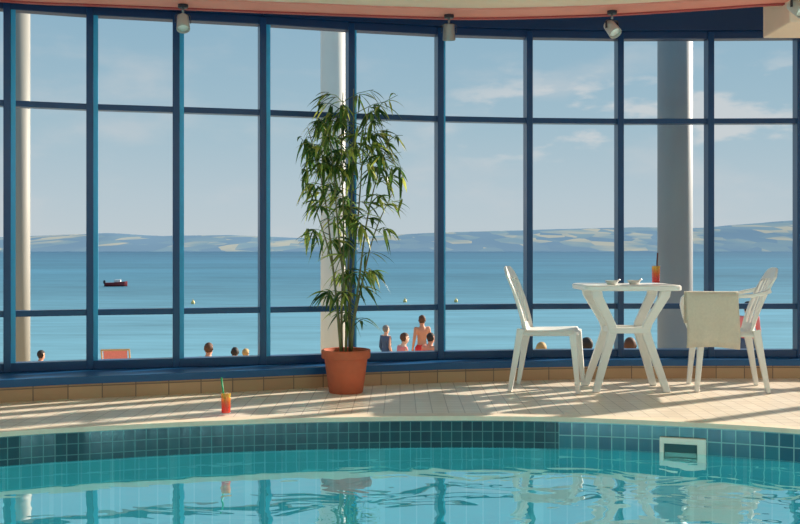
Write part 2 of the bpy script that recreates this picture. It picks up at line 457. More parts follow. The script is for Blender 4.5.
# ------------------------------------------------------------------ ceiling
CE = [((px-400)/F*d, d) for px, d in ((-150, 6.3), (0, 6.77), (100, 6.905), (200, 7.02), (300, 7.14), (400, 7.25), (470, 7.30), (540, 7.26), (620, 7.17), (700, 7.02), (760, 6.9), (830, 6.77), (950, 6.2))]
CE = cat(CE, 4)
bm = NB()
zs = 2.70
PW = .27
strip(bm, [(x, -2, zs) for x, y in CE], [(x, y-PW, zs) for x, y in CE])
strip(bm, [(-7, -2, 3.02), (6.2, -2, 3.02)], [(-7, 8.1, 3.02), (6.2, 8.1, 3.02)])
struct('ceiling', bm, M['cream'])
bm = NB()
strip(bm, [(x, y-PW, zs) for x, y in CE], [(x, y-PW, zs-.012) for x, y in CE])
strip(bm, [(x, y-PW, zs-.012) for x, y in CE], [(x, y-.04, zs-.012) for x, y in CE])
struct('trim_4', bm, M['pink'])
bm = NB()
strip(bm, [(x, y-.04, zs-.022) for x, y in CE], [(x, y, zs-.022) for x, y in CE])
strip(bm, [(x, y, zs-.022) for x, y in CE], [(x, y, zs+.14) for x, y in CE])
strip(bm, [(x, y-.04, zs-.022) for x, y in CE], [(x, y-.04, zs) for x, y in CE])
struct('trim_5', bm, M['darkpink'])
bm = NB()
add_box(bm, (3.25, 7.0, 2.765), (1.24, .5, .46))
add_box(bm, (3.32, 6.72, 2.71), (1.20, .12, .22))
struct('trim_6', bm, M['cream'], bevel=.01)

# ceiling spotlights
def spot(px, d, yaw, tilt, canm, label):
    x = (px-400)/F*d
    r = thing('ceiling_spotlight', label, 'spotlight', (x, d, zs-.013), 0, 'spotlights along the ceiling edge')
    bm = NB(); add_lathe(bm, [(0, 0), (.035, 0), (.035, -.018), (.03, -.024), (0, -.024)], 20); obj('mount', bm, M['lampdark'], r, smooth=False)
    bm = NB(); add_tube(bm, [(0, 0, -.02), (0, 0, -.065)], .008, 10); obj('stem', bm, M['lampgrey'], r, smooth=True)
    R = Matrix.Rotation(yaw, 3, 'Z') @ Matrix.Rotation(tilt, 3, 'X')
    piv = Vector((0, 0, -.125))
    bm = NB()
    Ry = Matrix.Rotation(yaw, 3, 'Z')
    add_sweep(bm, [Ry @ Vector(p) for p in ((-.052, 0, -.125), (-.052, 0, -.075), (-.035, 0, -.064), (.035, 0, -.064), (.052, 0, -.075), (.052, 0, -.125))], (.016, .005), Ry @ Vector((0, 1, 0)))
    obj('yoke', bm, M['lampdark'], r)
    bm = NB(); add_lathe(bm, [(0, .062), (.030, .060), (.040, .052), (.042, .02), (.046, -.055), (.043, -.057), (.037, -.03), (0, -.028)], 28)
    bmesh.ops.transform(bm, matrix=Matrix.Translation(piv) @ R.to_4x4(), verts=bm.verts)
    can = obj('lamp_can', bm, canm, r, smooth=False)
    bm = NB(); add_lathe(bm, [(0, -.036), (.036, -.040), (.036, -.036)], 24)
    bmesh.ops.transform(bm, matrix=Matrix.Translation(piv) @ R.to_4x4(), verts=bm.verts)
    obj('lens', bm, M['lens'], can, smooth=True)
    return r
spot(183, 6.88, .3, -.5, M['lampwhite'], 'leftmost small pale grey ceiling spotlight hanging above the left windows')
spot(449, 7.18, -.1, .12, M['lampgrey'], 'grey ceiling spotlight hanging just right of the tall plant')
spot(612, 7.06, .5, -.75, M['lampwhite'], 'tilted ceiling spotlight hanging above the white table')
r4 = spot(797, 6.50, .5, -.9, M['lampwhite'], 'ceiling spotlight on the cream bulkhead in the upper right corner')
r4.location.z = 2.699

# ------------------------------------------------------------------ outside columns
def column(px, d, r, m, label):
    x = (px-400)/F*d
    t = thing('round_column', label, 'column', (x, d, -1.2))
    bm = NB(); add_lathe(bm, [(0, .1), (r, .1), (r*1.0, 2), (r, 5.7), (0, 5.7)], 40); obj('shaft', bm, m, t, smooth=False)
    for p in t.children[0].data.polygons: p.use_smooth = abs(p.normal.z) < .5
    bm = NB(); add_lathe(bm, [(0, 0), (r*1.3, 0), (r*1.3, .08), (r*1.1, .12), (0, .12)], 40); obj('base', bm, m, t)
column(20, 13.4, .13, M['colcream'], 'slim greyish cream round column outside the leftmost window')
column(334, 10.9, .147, M['colwhite'], 'white round column outside, behind the tall bamboo plant')
column(675, 8.75, .150, M['colshade'], 'thick round column shaded grey outside, behind the white table')

# ------------------------------------------------------------------ terrain
BZ = [(8.2, -1.2), (14.5, -1.2), (20, -1.75), (27, -2.5), (34, -3.2)]
bz = lambda d: interp(BZ, d)
bm = NB()
ys = [8.3, 10, 12, 14.5, 16, 18, 20, 22, 24, 26, 27, 34]
for a, b in zip(ys, ys[1:]):
    strip(bm, [(x, a, bz(a)) for x in range(-60, 61, 6)], [(x, b, bz(b)) for x in range(-60, 61, 6)])
bmesh.ops.remove_doubles(bm, verts=bm.verts, dist=1e-3)
struct('beach', bm, M['sand'], smooth=True)
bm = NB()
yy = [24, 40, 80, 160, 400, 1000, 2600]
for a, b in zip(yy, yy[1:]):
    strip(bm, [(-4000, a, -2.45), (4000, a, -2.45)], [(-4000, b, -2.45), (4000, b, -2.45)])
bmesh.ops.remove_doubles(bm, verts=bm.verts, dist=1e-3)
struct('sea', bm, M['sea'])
HP = [(-400, 236), (0, 237), (60, 235), (110, 233), (160, 236), (230, 235), (300, 238), (370, 236), (430, 233), (490, 231), (560, 229), (640, 227), (700, 228), (760, 223), (800, 220), (1200, 216)]
bm = NB()
rows = 14; cols = 160
grid = []
for j in range(rows+1):
    v = j/rows; d = 2250+v*900
    row = []
    for i in range(cols+1):
        px = -500+1800*i/cols
        hz = (250-interp(HP, px))/F*3150
        x = (px-400)/F*d
        nz = noise.noise(Vector((x*.004, d*.004, 0)))*4*math.sin(v*PI)+noise.noise(Vector((x*.02, d*.01, 3)))*1.2*v
        z = -4+(hz+4)*(math.sin(v*PI/2)**1.0)+nz
        row.append(bm.verts.new((x, d, z)))
    grid.append(row)
for j in range(rows):
    for i in range(cols):
        bm.faces.new((grid[j][i], grid[j][i+1], grid[j+1][i+1], grid[j+1][i]))
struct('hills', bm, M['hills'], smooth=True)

# boat and buoys
bx = at(116, 285, 95); bx.z = -2.45
boat = thing('motor_boat', 'small dark red motor boat far out on the sea', 'boat', bx, 0.1)
boat.scale = (.82, .82, .82)
bm = NB(); rings = []
for i in range(9):
    u = i/8; x = -1.2+2.5*u; w = .5*math.sqrt(max(0.0, 1-u**3)) + .02; h = .42+.18*u*u
    rings.append([bm.verts.new(p) for p in ((x, -w, h), (x, -w*.8, .1), (x, 0, -.1+.1*u), (x, w*.8, .1), (x, w, h), (x, w*.85, h-.03), (x, 0, .15), (x, -w*.85, h-.03))])
for i in range(8):
    for k in range(8): bm.faces.new((rings[i][k], rings[i][(k+1) % 8], rings[i+1][(k+1) % 8], rings[i+1][k]))
bm.faces.new(rings[0]); bm.faces.new(rings[-1][::-1])
obj('hull', bm, mat('boat_red', lin(140, 50, 54), .4), boat)
bm = NB(); add_box(bm, (.2, 0, .62), (.7, .6, .3)); obj('console', bm, mat('boat_white', lin(215, 215, 215), .4), boat, bevel=.05)
bm = NB(); add_slabs(bm, [(-1.34, -1.26, -.05, .05, -.15), (-1.34, -1.26, -.05, .05, .3), (-1.42, -1.2, -.13, .13, .34), (-1.42, -1.2, -.13, .13, .62), (-1.36, -1.24, -.1, .1, .70)]); obj('outboard_motor', bm, mat('motor_black', lin(30, 32, 40), .4), boat)
M['buoy'] = mat('yellow_buoy', lin(226, 204, 130), .4)
for px, py, dd, lb in ((405, 300, 66, 'small pale yellow buoy floating just right of the plant'), (456, 300, 66, 'small pale yellow buoy floating in the window left of the white chair'), (193, 303, 64, 'small pale yellow buoy floating seen through the left windows')):
    p = at(px, py, dd)
    b = thing('marker_buoy', lb, 'buoy', (p.x, dd, -2.5), 0, 'marker buoys in the bay')
    bm = NB(); add_lathe(bm, [(0, -.05), (.08, 0), (.125, .1), (.125, .16), (.08, .24), (.04, .28), (0, .28)], 16); obj('float', bm, M['buoy'], b, smooth=True)
    bm = NB(); add_tube(bm, [(0, 0, .27), (0, 0, .36)], .02, 8); obj('top_mark', bm, M['buoy'], b)

# ------------------------------------------------------------------ red deck chair on the beach
dc = at(117, 350, 19.5)
t = thing('beach_deck_chair', 'pinkish red canvas beach chair standing on the sand, far left', 'beach chair', (dc.x, 19.5, bz(19.5)), .2)
t.scale = (.92, .92, .92)
M['wood'] = mat('pale_wood', lin(196, 160, 116), .6)
M['redcanvas'] = mat('red_canvas', lin(228, 136, 132), .8, var=.15, scale=30)
for s in (-1, 1):
    bm = NB(); add_tube(bm, [(s*.28, .35, 0), (s*.28, -.45, .85)], .018, 8); obj('leg_rail', bm, M['wood'], t)
    bm = NB(); add_tube(bm, [(s*.25, -.35, 0), (s*.25, .4, .42)], .018, 8); obj('leg_rail', bm, M['wood'], t)
bm = NB()
pr = [(.4, .42), (.2, .27), (0, .24), (-.2, .42), (-.35, .64), (-.45, .86)]
strip(bm, [(-.24, y, z) for y, z in pr], [(.24, y, z) for y, z in pr]); obj('canvas', bm, M['redcanvas'], t, solid=.01)
bm = NB(); add_tube(bm, [(-.29, -.45, .86), (.29, -.45, .86)], .02, 8); obj('top_bar', bm, M['wood'], t)

# ------------------------------------------------------------------ people
def skel(pose):
    V = {}; E = []; R = {}
    def v(n, co, r): V[n] = Vector(co); R[n] = r
    if pose == 'stand':
        base = dict(pel=(0, 0, .92), bel=(0, -.01, 1.08), che=(0, 0, 1.27), nb=(0, .01, 1.41), nk=(0, 0, 1.47), h1=(0, -.015, 1.545), h2=(0, -.005, 1.63))
        limbs = lambda s: dict(hip=(s*.09, 0, .88), kn=(s*.1, -.01, .49), an=(s*.1, .03, .08), toe=(s*.11, -.13, .03), sh=(s*.165, .01, 1.375), el=(s*.22, .03, 1.1), wr=(s*.22, -.07, .88), ha=(s*.215, -.1, .82))
    elif pose == 'sit':
        base = dict(pel=(0, 0, .13), bel=(0, .03, .29), che=(0, .02, .47), nb=(0, -.01, .60), nk=(0, -.03, .66), h1=(0, -.05, .73), h2=(0, -.04, .815))
        limbs = lambda s: dict(hip=(s*.10, -.09, .12), kn=(s*.15, -.42, .38), an=(s*.14, -.64, .08), toe=(s*.14, -.78, .035), sh=(s*.165, .0, .565), el=(s*.26, -.12, .36), wr=(s*.25, -.34, .46), ha=(s*.22, -.40, .47))
    else:
        base = dict(pel=(0, 0, .44), bel=(0, -.03, .60), che=(0, -.07, .78), nb=(0, -.1, .92), nk=(0, -.12, .98), h1=(0, -.145, 1.05), h2=(0, -.135, 1.135))
        limbs = lambda s: dict(hip=(s*.09, 0, .42), kn=(s*.11, -.10, .07), an=(s*.11, .34, .06), toe=(s*.11, .46, .03), sh=(s*.165, -.08, .885), el=(s*.22, -.12, .62), wr=(s*.17, -.3, .50), ha=(s*.15, -.36, .47))
    rb = dict(pel=.125, bel=.115, che=.13, nb=.07, nk=.052, h1=.075, h2=.088)
    rl = dict(hip=.085, kn=.055, an=.036, toe=.032, sh=.055, el=.04, wr=.026, ha=.026)
    for k, c in base.items(): v(k, c, rb[k])
    for a, b in (('pel', 'bel'), ('bel', 'che'), ('che', 'nb'), ('nb', 'nk'), ('nk', 'h1'), ('h1', 'h2')): E.append((a, b))
    for s, n in ((-1, 'L'), (1, 'R')):
        L = limbs(s)
        for k, c in L.items(): v(k+n, c, rl[k])
        E += [('pel', 'hip'+n), ('hip'+n, 'kn'+n), ('kn'+n, 'an'+n), ('an'+n, 'toe'+n), ('che', 'sh'+n), ('sh'+n, 'el'+n), ('el'+n, 'wr'+n), ('wr'+n, 'ha'+n)]
    return V, E, R
def hand(bm, wr, ha, s):
    d = (ha-wr).normalized(); side = Vector((1, 0, 0)); side = (side-d*side.dot(d)).normalized(); up = d.cross(side)
    for i in range(4):
        o = ha+side*((i-1.5)*.024)
        ln = (.075, .085, .08, .062)[i]
        add_tube(bm, [ha-d*.03+side*((i-1.5)*.012), o+d*ln*.5, o+d*ln*.85+up*.012*s, o+d*ln+up*.025*s], [.012, .010, .009, .008], 8)
    b = wr+(ha-wr)*.4
    add_tube(bm, [b, b-side*s*.04+d*.025, b-side*s*.05+d*.06], [.014, .012, .009], 8)
SK = {}
def keep_largest(bm):
    seen = set(); best = []
    for v0 in bm.verts:
        if v0 in seen: continue
        st = [v0]; comp = []; seen.add(v0)
        while st:
            q = st.pop(); comp.append(q)
            for e in q.link_edges:
                w_ = e.other_vert(q)
                if w_ not in seen: seen.add(w_); st.append(w_)
        if len(comp) > len(best): best = comp
    keep = set(best)
    bmesh.ops.delete(bm, geom=[q for q in bm.verts if q not in keep], context='VERTS')
    return bm
def body_mesh(pose):
    if pose in SK: return SK[pose]
    V, E, R = skel(pose)
    names = list(V)
    bm = NB()
    def ell(c, rx, ry, rz_, nu=14, nv=8):
        P = []
        for j in range(1, nv):
            th = PI*j/nv
            P.append([bm.verts.new((c[0]+rx*math.sin(th)*math.cos(2*PI*k/nu), c[1]+ry*math.sin(th)*math.sin(2*PI*k/nu), c[2]+rz_*math.cos(th))) for k in range(nu)])
        tp = bm.verts.new((c[0], c[1], c[2]+rz_)); bt = bm.verts.new((c[0], c[1], c[2]-rz_))
        for k in range(nu):
            k2 = (k+1) % nu
            bm.faces.new((tp, P[0][k], P[0][k2])); bm.faces.new((bt, P[-1][k2], P[-1][k]))
            for j in range(nv-2): bm.faces.new((P[j][k], P[j+1][k], P[j+1][k2], P[j][k2]))
    def ball(c, r, sy=1.0): ell(c, r, r*sy, r)
    flat = lambda n: .78 if n in ('che', 'bel') else 1
    for n in names:
        if n in ('h1', 'h2'): continue
        ball(V[n], R[n], flat(n))
    for a, b in E:
        if b in ('h2',): continue
        L = (V[b]-V[a]).length; N = max(3, int(L/.03))
        for k in range(1, N):
            f = k/N; r = R[a]*(1-f)+R[b]*f
            ball(V[a].lerp(V[b], f), r, flat(a)*(1-f)+flat(b)*f)
    hc = (V['h1']+V['h2'])/2
    ell(hc+Vector((0, .012, .025)), .078, .095, .092, 20, 14)
    ell(hc+Vector((0, -.022, -.05)), .058, .066, .068)
    ell(hc+Vector((0, -.088, -.012)), .014, .022, .024)
    for s in (-1, 1): ell(hc+Vector((s*.08, .01, -.005)), .012, .022, .034)
    for s, n in ((-1, 'L'), (1, 'R')): hand(bm, V['wr'+n], V['ha'+n], s)
    bmesh.ops.recalc_face_normals(bm, faces=bm.faces)
    me2 = bpy.data.meshes.new('tmp2'); bm.to_mesh(me2); bm.free()
    o = bpy.data.objects.new('tmp2', me2); col.objects.link(o)
    rm = o.modifiers.new('rm', 'REMESH'); rm.mode = 'VOXEL'; rm.voxel_size = .010
    sm = o.modifiers.new('sm', 'SMOOTH'); sm.factor = .5; sm.iterations = 4
    dc_ = o.modifiers.new('dc', 'DECIMATE'); dc_.ratio = .25
    dg = bpy.context.evaluated_depsgraph_get(); dg.update()
    ev = bpy.data.meshes.new_from_object(o.evaluated_get(dg)); bpy.data.objects.remove(o)
    bm = NB(); bm.from_mesh(ev); keep_largest(bm)
    SK[pose] = (bm, V); return SK[pose]
def patch(src, cond, off):
    bm = src.copy()
    bmesh.ops.recalc_face_normals(bm, faces=bm.faces); bm.normal_update()
    for q in bm.verts: q.co = q.co+q.normal*off
    bmesh.ops.delete(bm, geom=[f for f in bm.faces if not cond(f.calc_center_median())], context='FACES')
    return keep_largest(bm)
skins = [mat('skin_a', lin(226, 174, 146), .6), mat('skin_b', lin(208, 144, 114), .6), mat('skin_c', lin(232, 186, 160), .6)]
hairs = {k: mat('hair_'+k, lin(*c), .7) for k, c in dict(dark=(46, 36, 32), brown=(92, 58, 38), blond=(190, 150, 92), grey=(130, 126, 122)).items()}
cloth = {k: mat('cloth_'+k, lin(*c), .8) for k, c in dict(navy=(70, 90, 122), pink=(232, 130, 134), red=(206, 44, 48), white=(232, 230, 226), black=(30, 30, 36), green=(70, 120, 96), blue=(60, 110, 170)).items()}
def person(px, d, pose, sc, rz, sk, hr, top, bottom, label):
    src, V = body_mesh(pose)
    x = (px-400)/F*d
    r = thing('person', label, 'person', (x, d, bz(d)), rz); r.scale = (sc, sc, sc)
    obj('body', src.copy(), skins[sk], r, smooth=True)
    hc = (V['h1']+V['h2'])/2
    hb = patch(src, lambda c: (c-hc).length < .17 and c.z > hc.z-.07 and ((c.z > hc.z+.055) or (c.y > hc.y+.02)), .012)
    obj('hair', hb, hairs[hr], r, smooth=True)
    for s in (-1, 1):
        bm = NB(); bmesh.ops.create_uvsphere(bm, u_segments=8, v_segments=6, radius=.011, matrix=Matrix.Translation((s*.032, hc.y-.072, hc.z+.012)))
        obj('eye', bm, cloth['black'], r, smooth=True)
    bm = NB(); add_box(bm, (0, hc.y-.080, hc.z-.058), (.04, .014, .009)); obj('mouth', bm, cloth['red'], r)
    zc, zp = V['che'].z, V['pel'].z
    if top:
        full = not top.startswith('band_')
        m = cloth[top.replace('band_', '')]
        if full: pb = patch(src, lambda c: zp+.05 < c.z < V['nb'].z+.0 and abs(c.x) < .225 and c.y > V['che'].y-.16, .012)
        else: pb = patch(src, lambda c: zc-.05 < c.z < zc+.05 and abs(c.x) < .155 and abs(c.y-V['che'].y) < .16, .010)
        obj('top', pb, m, r, smooth=True)
    if bottom:
        pb = patch(src, lambda c: zp-.16 < c.z < zp+.06 and abs(c.x) < .19 and abs(c.y-V['pel'].y) < .2, .012)
        obj('swimwear', pb, cloth[bottom], r, smooth=True)
PP = [
 (40, 21, 'sit', .84, 2.6, 1, 'dark', 'black', 'black', 'dark-haired person sitting on the beach at the far left window'),
 (208, 20, 'sit', 1.0, 2.9, 1, 'brown', None, 'navy', 'brown-haired bare-shouldered person sitting on the beach right of the red beach chair'),
 (235, 22, 'sit', .92, 3.4, 0, 'dark', 'white', 'black', 'dark-haired person sitting on the beach left of the potted plant'),
 (245, 23.4, 'sit', .90, 2.7, 2, 'blond', None, 'blue', 'blond person sitting on the beach nearest left of the potted plant'),
 (386, 21.0, 'stand', .75, 2.2, 0, 'grey', 'navy', 'navy', 'grey-haired person in navy clothes standing just right of the potted plant'),
 (399, 20.0, 'kneel', .90, 1.9, 2, 'brown', 'pink', 'pink', 'person in a pink top kneeling on the beach beside the plant'),
 (422, 22.6, 'stand', .91, 3.5, 1, 'brown', None, 'red', 'bare-backed person standing on the beach right of the plant'),
 (427, 20.2, 'kneel', .90, 2.4, 1, 'dark', 'band_red', 'red', 'person in red bikini kneeling in front of the standing bather'),
 (541, 16.4, 'sit', .98, 2.8, 0, 'blond', 'white', 'blue', 'blond person sitting on the beach, seen behind the armless chair'),
 (588, 16.0, 'sit', 1.06, 3.5, 1, 'dark', None, 'navy', 'dark-haired person sitting on the beach, seen left of table legs'),
 (630, 16.0, 'sit', 1.06, 2.9, 0, 'brown', 'red', 'navy', 'brown-haired person sitting on the beach, seen between the table legs'),
 (748, 21.0, 'stand', 1.04, 3.2, 1, 'dark', 'pink', 'navy', 'person in a pink top standing, seen behind the armchair backrest'),
]
for a in PP: person(*a)
for b, _ in SK.values(): b.free()

# ------------------------------------------------------------------ white plastic table
TX, TY, TH = 1.622, 7.20, .755
tb = thing('plastic_table', 'square white plastic garden table on splayed crossed legs', 'table', (TX, TY, 0), math.radians(1))
def rrect(hx, hy, r, n=6):
    out = []
    for cx, cy, a0 in ((hx-r, hy-r, 0), (-hx+r, hy-r, PI/2), (-hx+r, -hy+r, PI), (hx-r, -hy+r, 1.5*PI)):
        for k in range(n+1):
            a = a0+PI/2*k/n; out.append((cx+r*math.cos(a), cy+r*math.sin(a)))
    return out
bm = NB(); rings = []
for dx, z in ((.05, TH-.012), (.045, TH-.036), (.010, TH-.040), (0, TH-.035), (0, TH-.008), (.008, TH-.001), (.03, TH)):
    rings.append([bm.verts.new((x, y, z)) for x, y in rrect(.340-dx, .275-dx, .06)])
nn_ = len(rings[0])
for A, B in zip(rings, rings[1:]):
    for k in range(nn_): bm.faces.new((A[k], A[(k+1) % nn_], B[(k+1) % nn_], B[k]))
bm.faces.new(rings[0][::-1]); bm.faces.new(rings[-1])
obj('tabletop', bm, M['plastic'], tb)
for sx_ in (-1, 1):
    for sy_ in (-1, 1):
        rows = []
        for xi, xo, yc, hw, z in ((.212, .284, .17, .018, TH-.02), (.198, .272, .165, .018, .67), (.096, .162, .115, .020, .475), (.086, .150, .108, .021, .43), (.096, .160, .11, .020, .385), (.160, .218, .14, .018, .20), (.226, .276, .18, .016, 0)):
            x0, x1 = sorted((sx_*xi, sx_*xo))
            rows.append((x0, x1, sy_*yc-hw, sy_*yc+hw, z))
        bm = NB(); add_slabs(bm, rows); obj('leg', bm, M['plastic'], tb, bevel=.007)
bm = NB()
frame_ring(bm, -.14, .14, -.135, .135, -.085, .085, -.09, .09, .41, .45)
for q in bm.verts: q.co = Vector((q.co.x, q.co.z, q.co.y))
obj('brace', bm, M['plastic'], tb, bevel=.004)

# ------------------------------------------------------------------ chairs
LEAN = [.13, .03]
def back_surf(u, v):
    w = .185+.03*math.sin(v*PI*.75)
    z = .44+.46*v-.065*abs(u)**3.5*v*v
    x = -.185-LEAN[0]*v-LEAN[1]*v*v+.040*u*u
    return Vector((x, u*w, z))
def thick_patch(bm, u0, u1, v0, v1, nu, nv, th=.012):
    fr, bk = [], []
    for j in range(nv+1):
        A, B = [], []
        for i in range(nu+1):
            u = u0+(u1-u0)*i/nu; v = v0+(v1-v0)*j/nv
            p = back_surf(u, v); e = .01
            n = (back_surf(u+e, v)-p).cross(back_surf(u, v+e)-p).normalized()
            A.append(bm.verts.new(p+n*th/2)); B.append(bm.verts.new(p-n*th/2))
        fr.append(A); bk.append(B)
    for j in range(nv):
        for i in range(nu):
            bm.faces.new((fr[j][i], fr[j][i+1], fr[j+1][i+1], fr[j+1][i]))
            bm.faces.new((bk[j][i], bk[j+1][i], bk[j+1][i+1], bk[j][i+1]))
    for j in range(nv):
        bm.faces.new((fr[j][0], fr[j+1][0], bk[j+1][0], bk[j][0])); bm.faces.new((fr[j][nu], bk[j][nu], bk[j+1][nu], fr[j+1][nu]))
    for i in range(nu):
        bm.faces.new((fr[0][i], bk[0][i], bk[0][i+1], fr[0][i+1])); bm.faces.new((fr[nv][i], fr[nv][i+1], bk[nv][i+1], bk[nv][i]))
def make_chair(name, label, loc, rz, arms):
    t = thing(name, label, 'chair', loc, rz, 'white plastic chairs at the table')
    LEAN[0], LEAN[1] = (.13, .04) if arms else (.11, .03)
    bm = NB(); n = 14; g = []
    for i in range(n+1):
        row = []
        for j in range(n+1):
            a = -1+2*i/n; b = -1+2*j/n
            w = .205+.02*(a+1)/2
            x = .015+a*.215; y = b*w
            z = .44-.012*(1-a*a)*(1-b*b)+.006*a - .032*(max(0, (abs(b)-.86)/.14)**2) - .042*(max(0, (a-.85)/.15)**2)
            row.append(bm.verts.new((x, y, z)))
        g.append(row)
    for i in range(n):
        for j in range(n): bm.faces.new((g[i][j], g[i+1][j], g[i+1][j+1], g[i][j+1]))
    obj('seat', bm, M['plastic'], t, smooth=True, solid=.012)
    bm = NB()
    thick_patch(bm, -1, 1, .82, 1.0, 16, 4, .018)
    thick_patch(bm, -1, 1, -.02, .10, 14, 3, .016)
    for s in (-1, 1): thick_patch(bm, *( (-1, -.80) if s < 0 else (.80, 1)), .08, .83, 3, 8, .018)
    br_ = obj('backrest', bm, M['plastic'], t, bevel=.002)
    for k in range(5):
        uc = -.58+.29*k
        bm = NB(); thick_patch(bm, uc-.074, uc+.074, .08, .83, 2, 8, .009); obj('slat', bm, M['plastic'], br_)
    for s in (-1, 1):
        bm = NB(); add_sweep(bm, [(.205, s*.205, .425), (.222, s*.215, .25), (.245, s*.232, 0)], [(.055, .052), (.046, .042), (.036, .032)], (0, 1, 0)); obj('leg', bm, M['plastic'], t, bevel=.006)
        bm = NB(); add_sweep(bm, [(-.18, s*.190, .45), (-.215, s*.205, .25), (-.26, s*.225, 0)], [(.055, .056), (.046, .044), (.036, .032)], (0, 1, 0)); obj('leg', bm, M['plastic'], t, bevel=.006)
        if arms:
            bm = NB()
            add_sweep(bm, [(-.270, s*.215, .735), (-.22, s*.25, .72), (-.14, s*.266, .703), (-.05, s*.27, .698), (.17, s*.27, .696), (.25, s*.267, .688), (.285, s*.26, .66), (.295, s*.25, .61), (.275, s*.235, .52), (.238, s*.21, .43)],
                      [(.04, .03), (.05, .028), (.055, .026), (.055, .024), (.055, .024), (.055, .026), (.053, .028), (.05, .03), (.05, .034), (.05, .04)], (0, 1, 0))
            obj('armrest', bm, M['plastic'], t, bevel=.006)
    return t
ch1 = make_chair('plastic_chair', 'armless white plastic slatted chair left of the table', (1.070, 7.22, 0), math.radians(-15), False)
ch1.scale = (.95, .96, .98)
ch2 = make_chair('plastic_armchair', 'white plastic armchair right of the table with a towel hung on it', (2.355, 7.22, 0), math.radians(180-9), True)
ch2.scale = (.96, .96, .97)

# towel over the near armrest of the armchair (local +y side)
bm = NB()
path = [(.320, .325), (.319, .40), (.317, .48), (.315, .56), (.313, .64), (.312, .69), (.305, .716), (.290, .727), (.268, .729), (.248, .727), (.234, .716), (.227, .69), (.225, .63), (.222, .56), (.219, .50)]
n = 22; g = []
for i in range(n+1):
    x = -.035+.370*i/n; row = []
    for j, (y, z) in enumerate(path):
        hang = max(0, (.68-z)/.36) if j < 6 else 0
        yo = .012*math.sin(x*26+1)*hang + .008*math.sin(x*51+z*9)*hang
        row.append(bm.verts.new((x+.012*math.sin(z*9)*hang-.01*hang, y+max(yo, -.004), z+(.012*math.sin(x*9)*hang if j < 2 else 0))))
    g.append(row)
for i in range(n):
    for j in range(len(path)-1): bm.faces.new((g[i][j], g[i+1][j], g[i+1][j+1], g[i][j+1]))
tw = obj('towel', bm, M['towel'], None, smooth=True, solid=.010)
tw.location = ch2.location; tw.rotation_euler = ch2.rotation_euler; tw.scale = ch2.scale
tag(tw, 'cream beach towel draped over the armrest of the white armchair', 'towel')

# ------------------------------------------------------------------ drinks and dishes
def drink(px, d, z, straw, lean, label):
    x = (px-400)/F*d
    t = thing('cocktail_glass', label, 'drink', (x, d, z), 0, 'red and orange cocktails')
    bm = NB(); add_lathe(bm, [(0, .001), (.026, .001), (.028, .006), (.0315, .142), (.0298, .142), (.0268, .012), (0, .010)], 28); obj('glass', bm, M['glassware'], t, smooth=True)
    bm = NB(); add_lathe(bm, [(0, .0115), (.0262, .0125), (.0290, .130), (0, .130)], 28); obj('drink', bm, M['drink'], t, smooth=False)
    bm = NB(); add_tube(bm, [(.012, 0, .02), (lean*.6, 0, .14), (lean, 0, .225)], .0055, 8); obj('straw', bm, straw, t, smooth=True)
drink(226, 6.06, .002, M['straw_green'], -.028, 'orange and red cocktail with green straw standing at the pool edge')
drink(656, 7.15, TH, M['straw_brown'], .012, 'orange and red cocktail with dark straw on the white table')
for px, d, lb in ((612, 7.08, 'small pale dish on the white table, the left one'), (634, 7.16, 'small pale dish on the white table, nearest the cocktail')):
    x = (px-400)/F*d
    t = thing('small_dish', lb, 'dish', (x, d, TH), .5, 'small dishes on the table')
    bm = NB(); add_lathe(bm, [(0, .002), (.03, .0), (.034, .004), (.050, .028), (.047, .029), (.03, .009), (0, .008)], 28); obj('bowl', bm, M['dish'], t, smooth=True)
    bm = NB(); add_tube(bm, [(.044, 0, .022), (.06, .0, .032), (.074, 0, .034)], [.006, .007, .006], 8); obj('handle', bm, M['dish'], t, smooth=True)

# ------------------------------------------------------------------ potted bamboo
PX, PY = (346-400)/F*7.03, 7.03
pl = thing('potted_bamboo', 'tall leafy bamboo plant in a terracotta pot by the windows', 'plant', (PX, PY, 0))
bm = NB(); add_lathe(bm, [(0, 0), (.115, 0), (.12, .006), (.152, .24), (.168, .242), (.172, .25), (.174, .295), (.168, .302), (.156, .30), (.150, .26), (0, .26)], 44)
po = obj('pot', bm, M['terracotta'], pl)
for p in po.data.polygons: p.use_smooth = True
m_ = po.modifiers.new('bev', 'EDGE_SPLIT'); m_.split_angle = math.radians(40)
bm = NB(); add_lathe(bm, [(.151, .265), (.12, .272), (.06, .28), (0, .282)], 36)
obj('soil', bm, M['soil'], po, smooth=True)
rnd = random.Random(33)
leaves = NB()
def leaf(bm, p, yaw, pitch, L, wd):
    d = Vector((math.cos(yaw)*math.cos(pitch), math.sin(yaw)*math.cos(pitch), math.sin(pitch)))
    end = p.x+d.x*L
    if end < -.37 or end > .47: return
    side = Vector((-math.sin(yaw), math.cos(yaw), 0)); side = (side+Vector((0, 0, rnd.uniform(-.6, .6)))).normalized()
    q = Vector(p); prev = None; N = 6
    prof = [.15, .75, 1, .9, .62, .3, 0]
    for i in range(N+1):
        w = prof[i]*wd/2; up = side.cross(d).normalized()
        if i < N: cur = [bm.verts.new(q-side*w+up*w*.25), bm.verts.new(q), bm.verts.new(q+side*w+up*w*.25)]
        else: cur = [bm.verts.new(q)]
        if prev:
            if len(cur) == 3:
                bm.faces.new((prev[0], prev[1], cur[1], cur[0])); bm.faces.new((prev[1], prev[2], cur[2], cur[1]))
            else:
                bm.faces.new((prev[0], prev[1], cur[0])); bm.faces.new((prev[1], prev[2], cur[0]))
        prev = cur
        q = q+d*(L/N); d = (d+Vector((0, 0, -.19))).normalized()
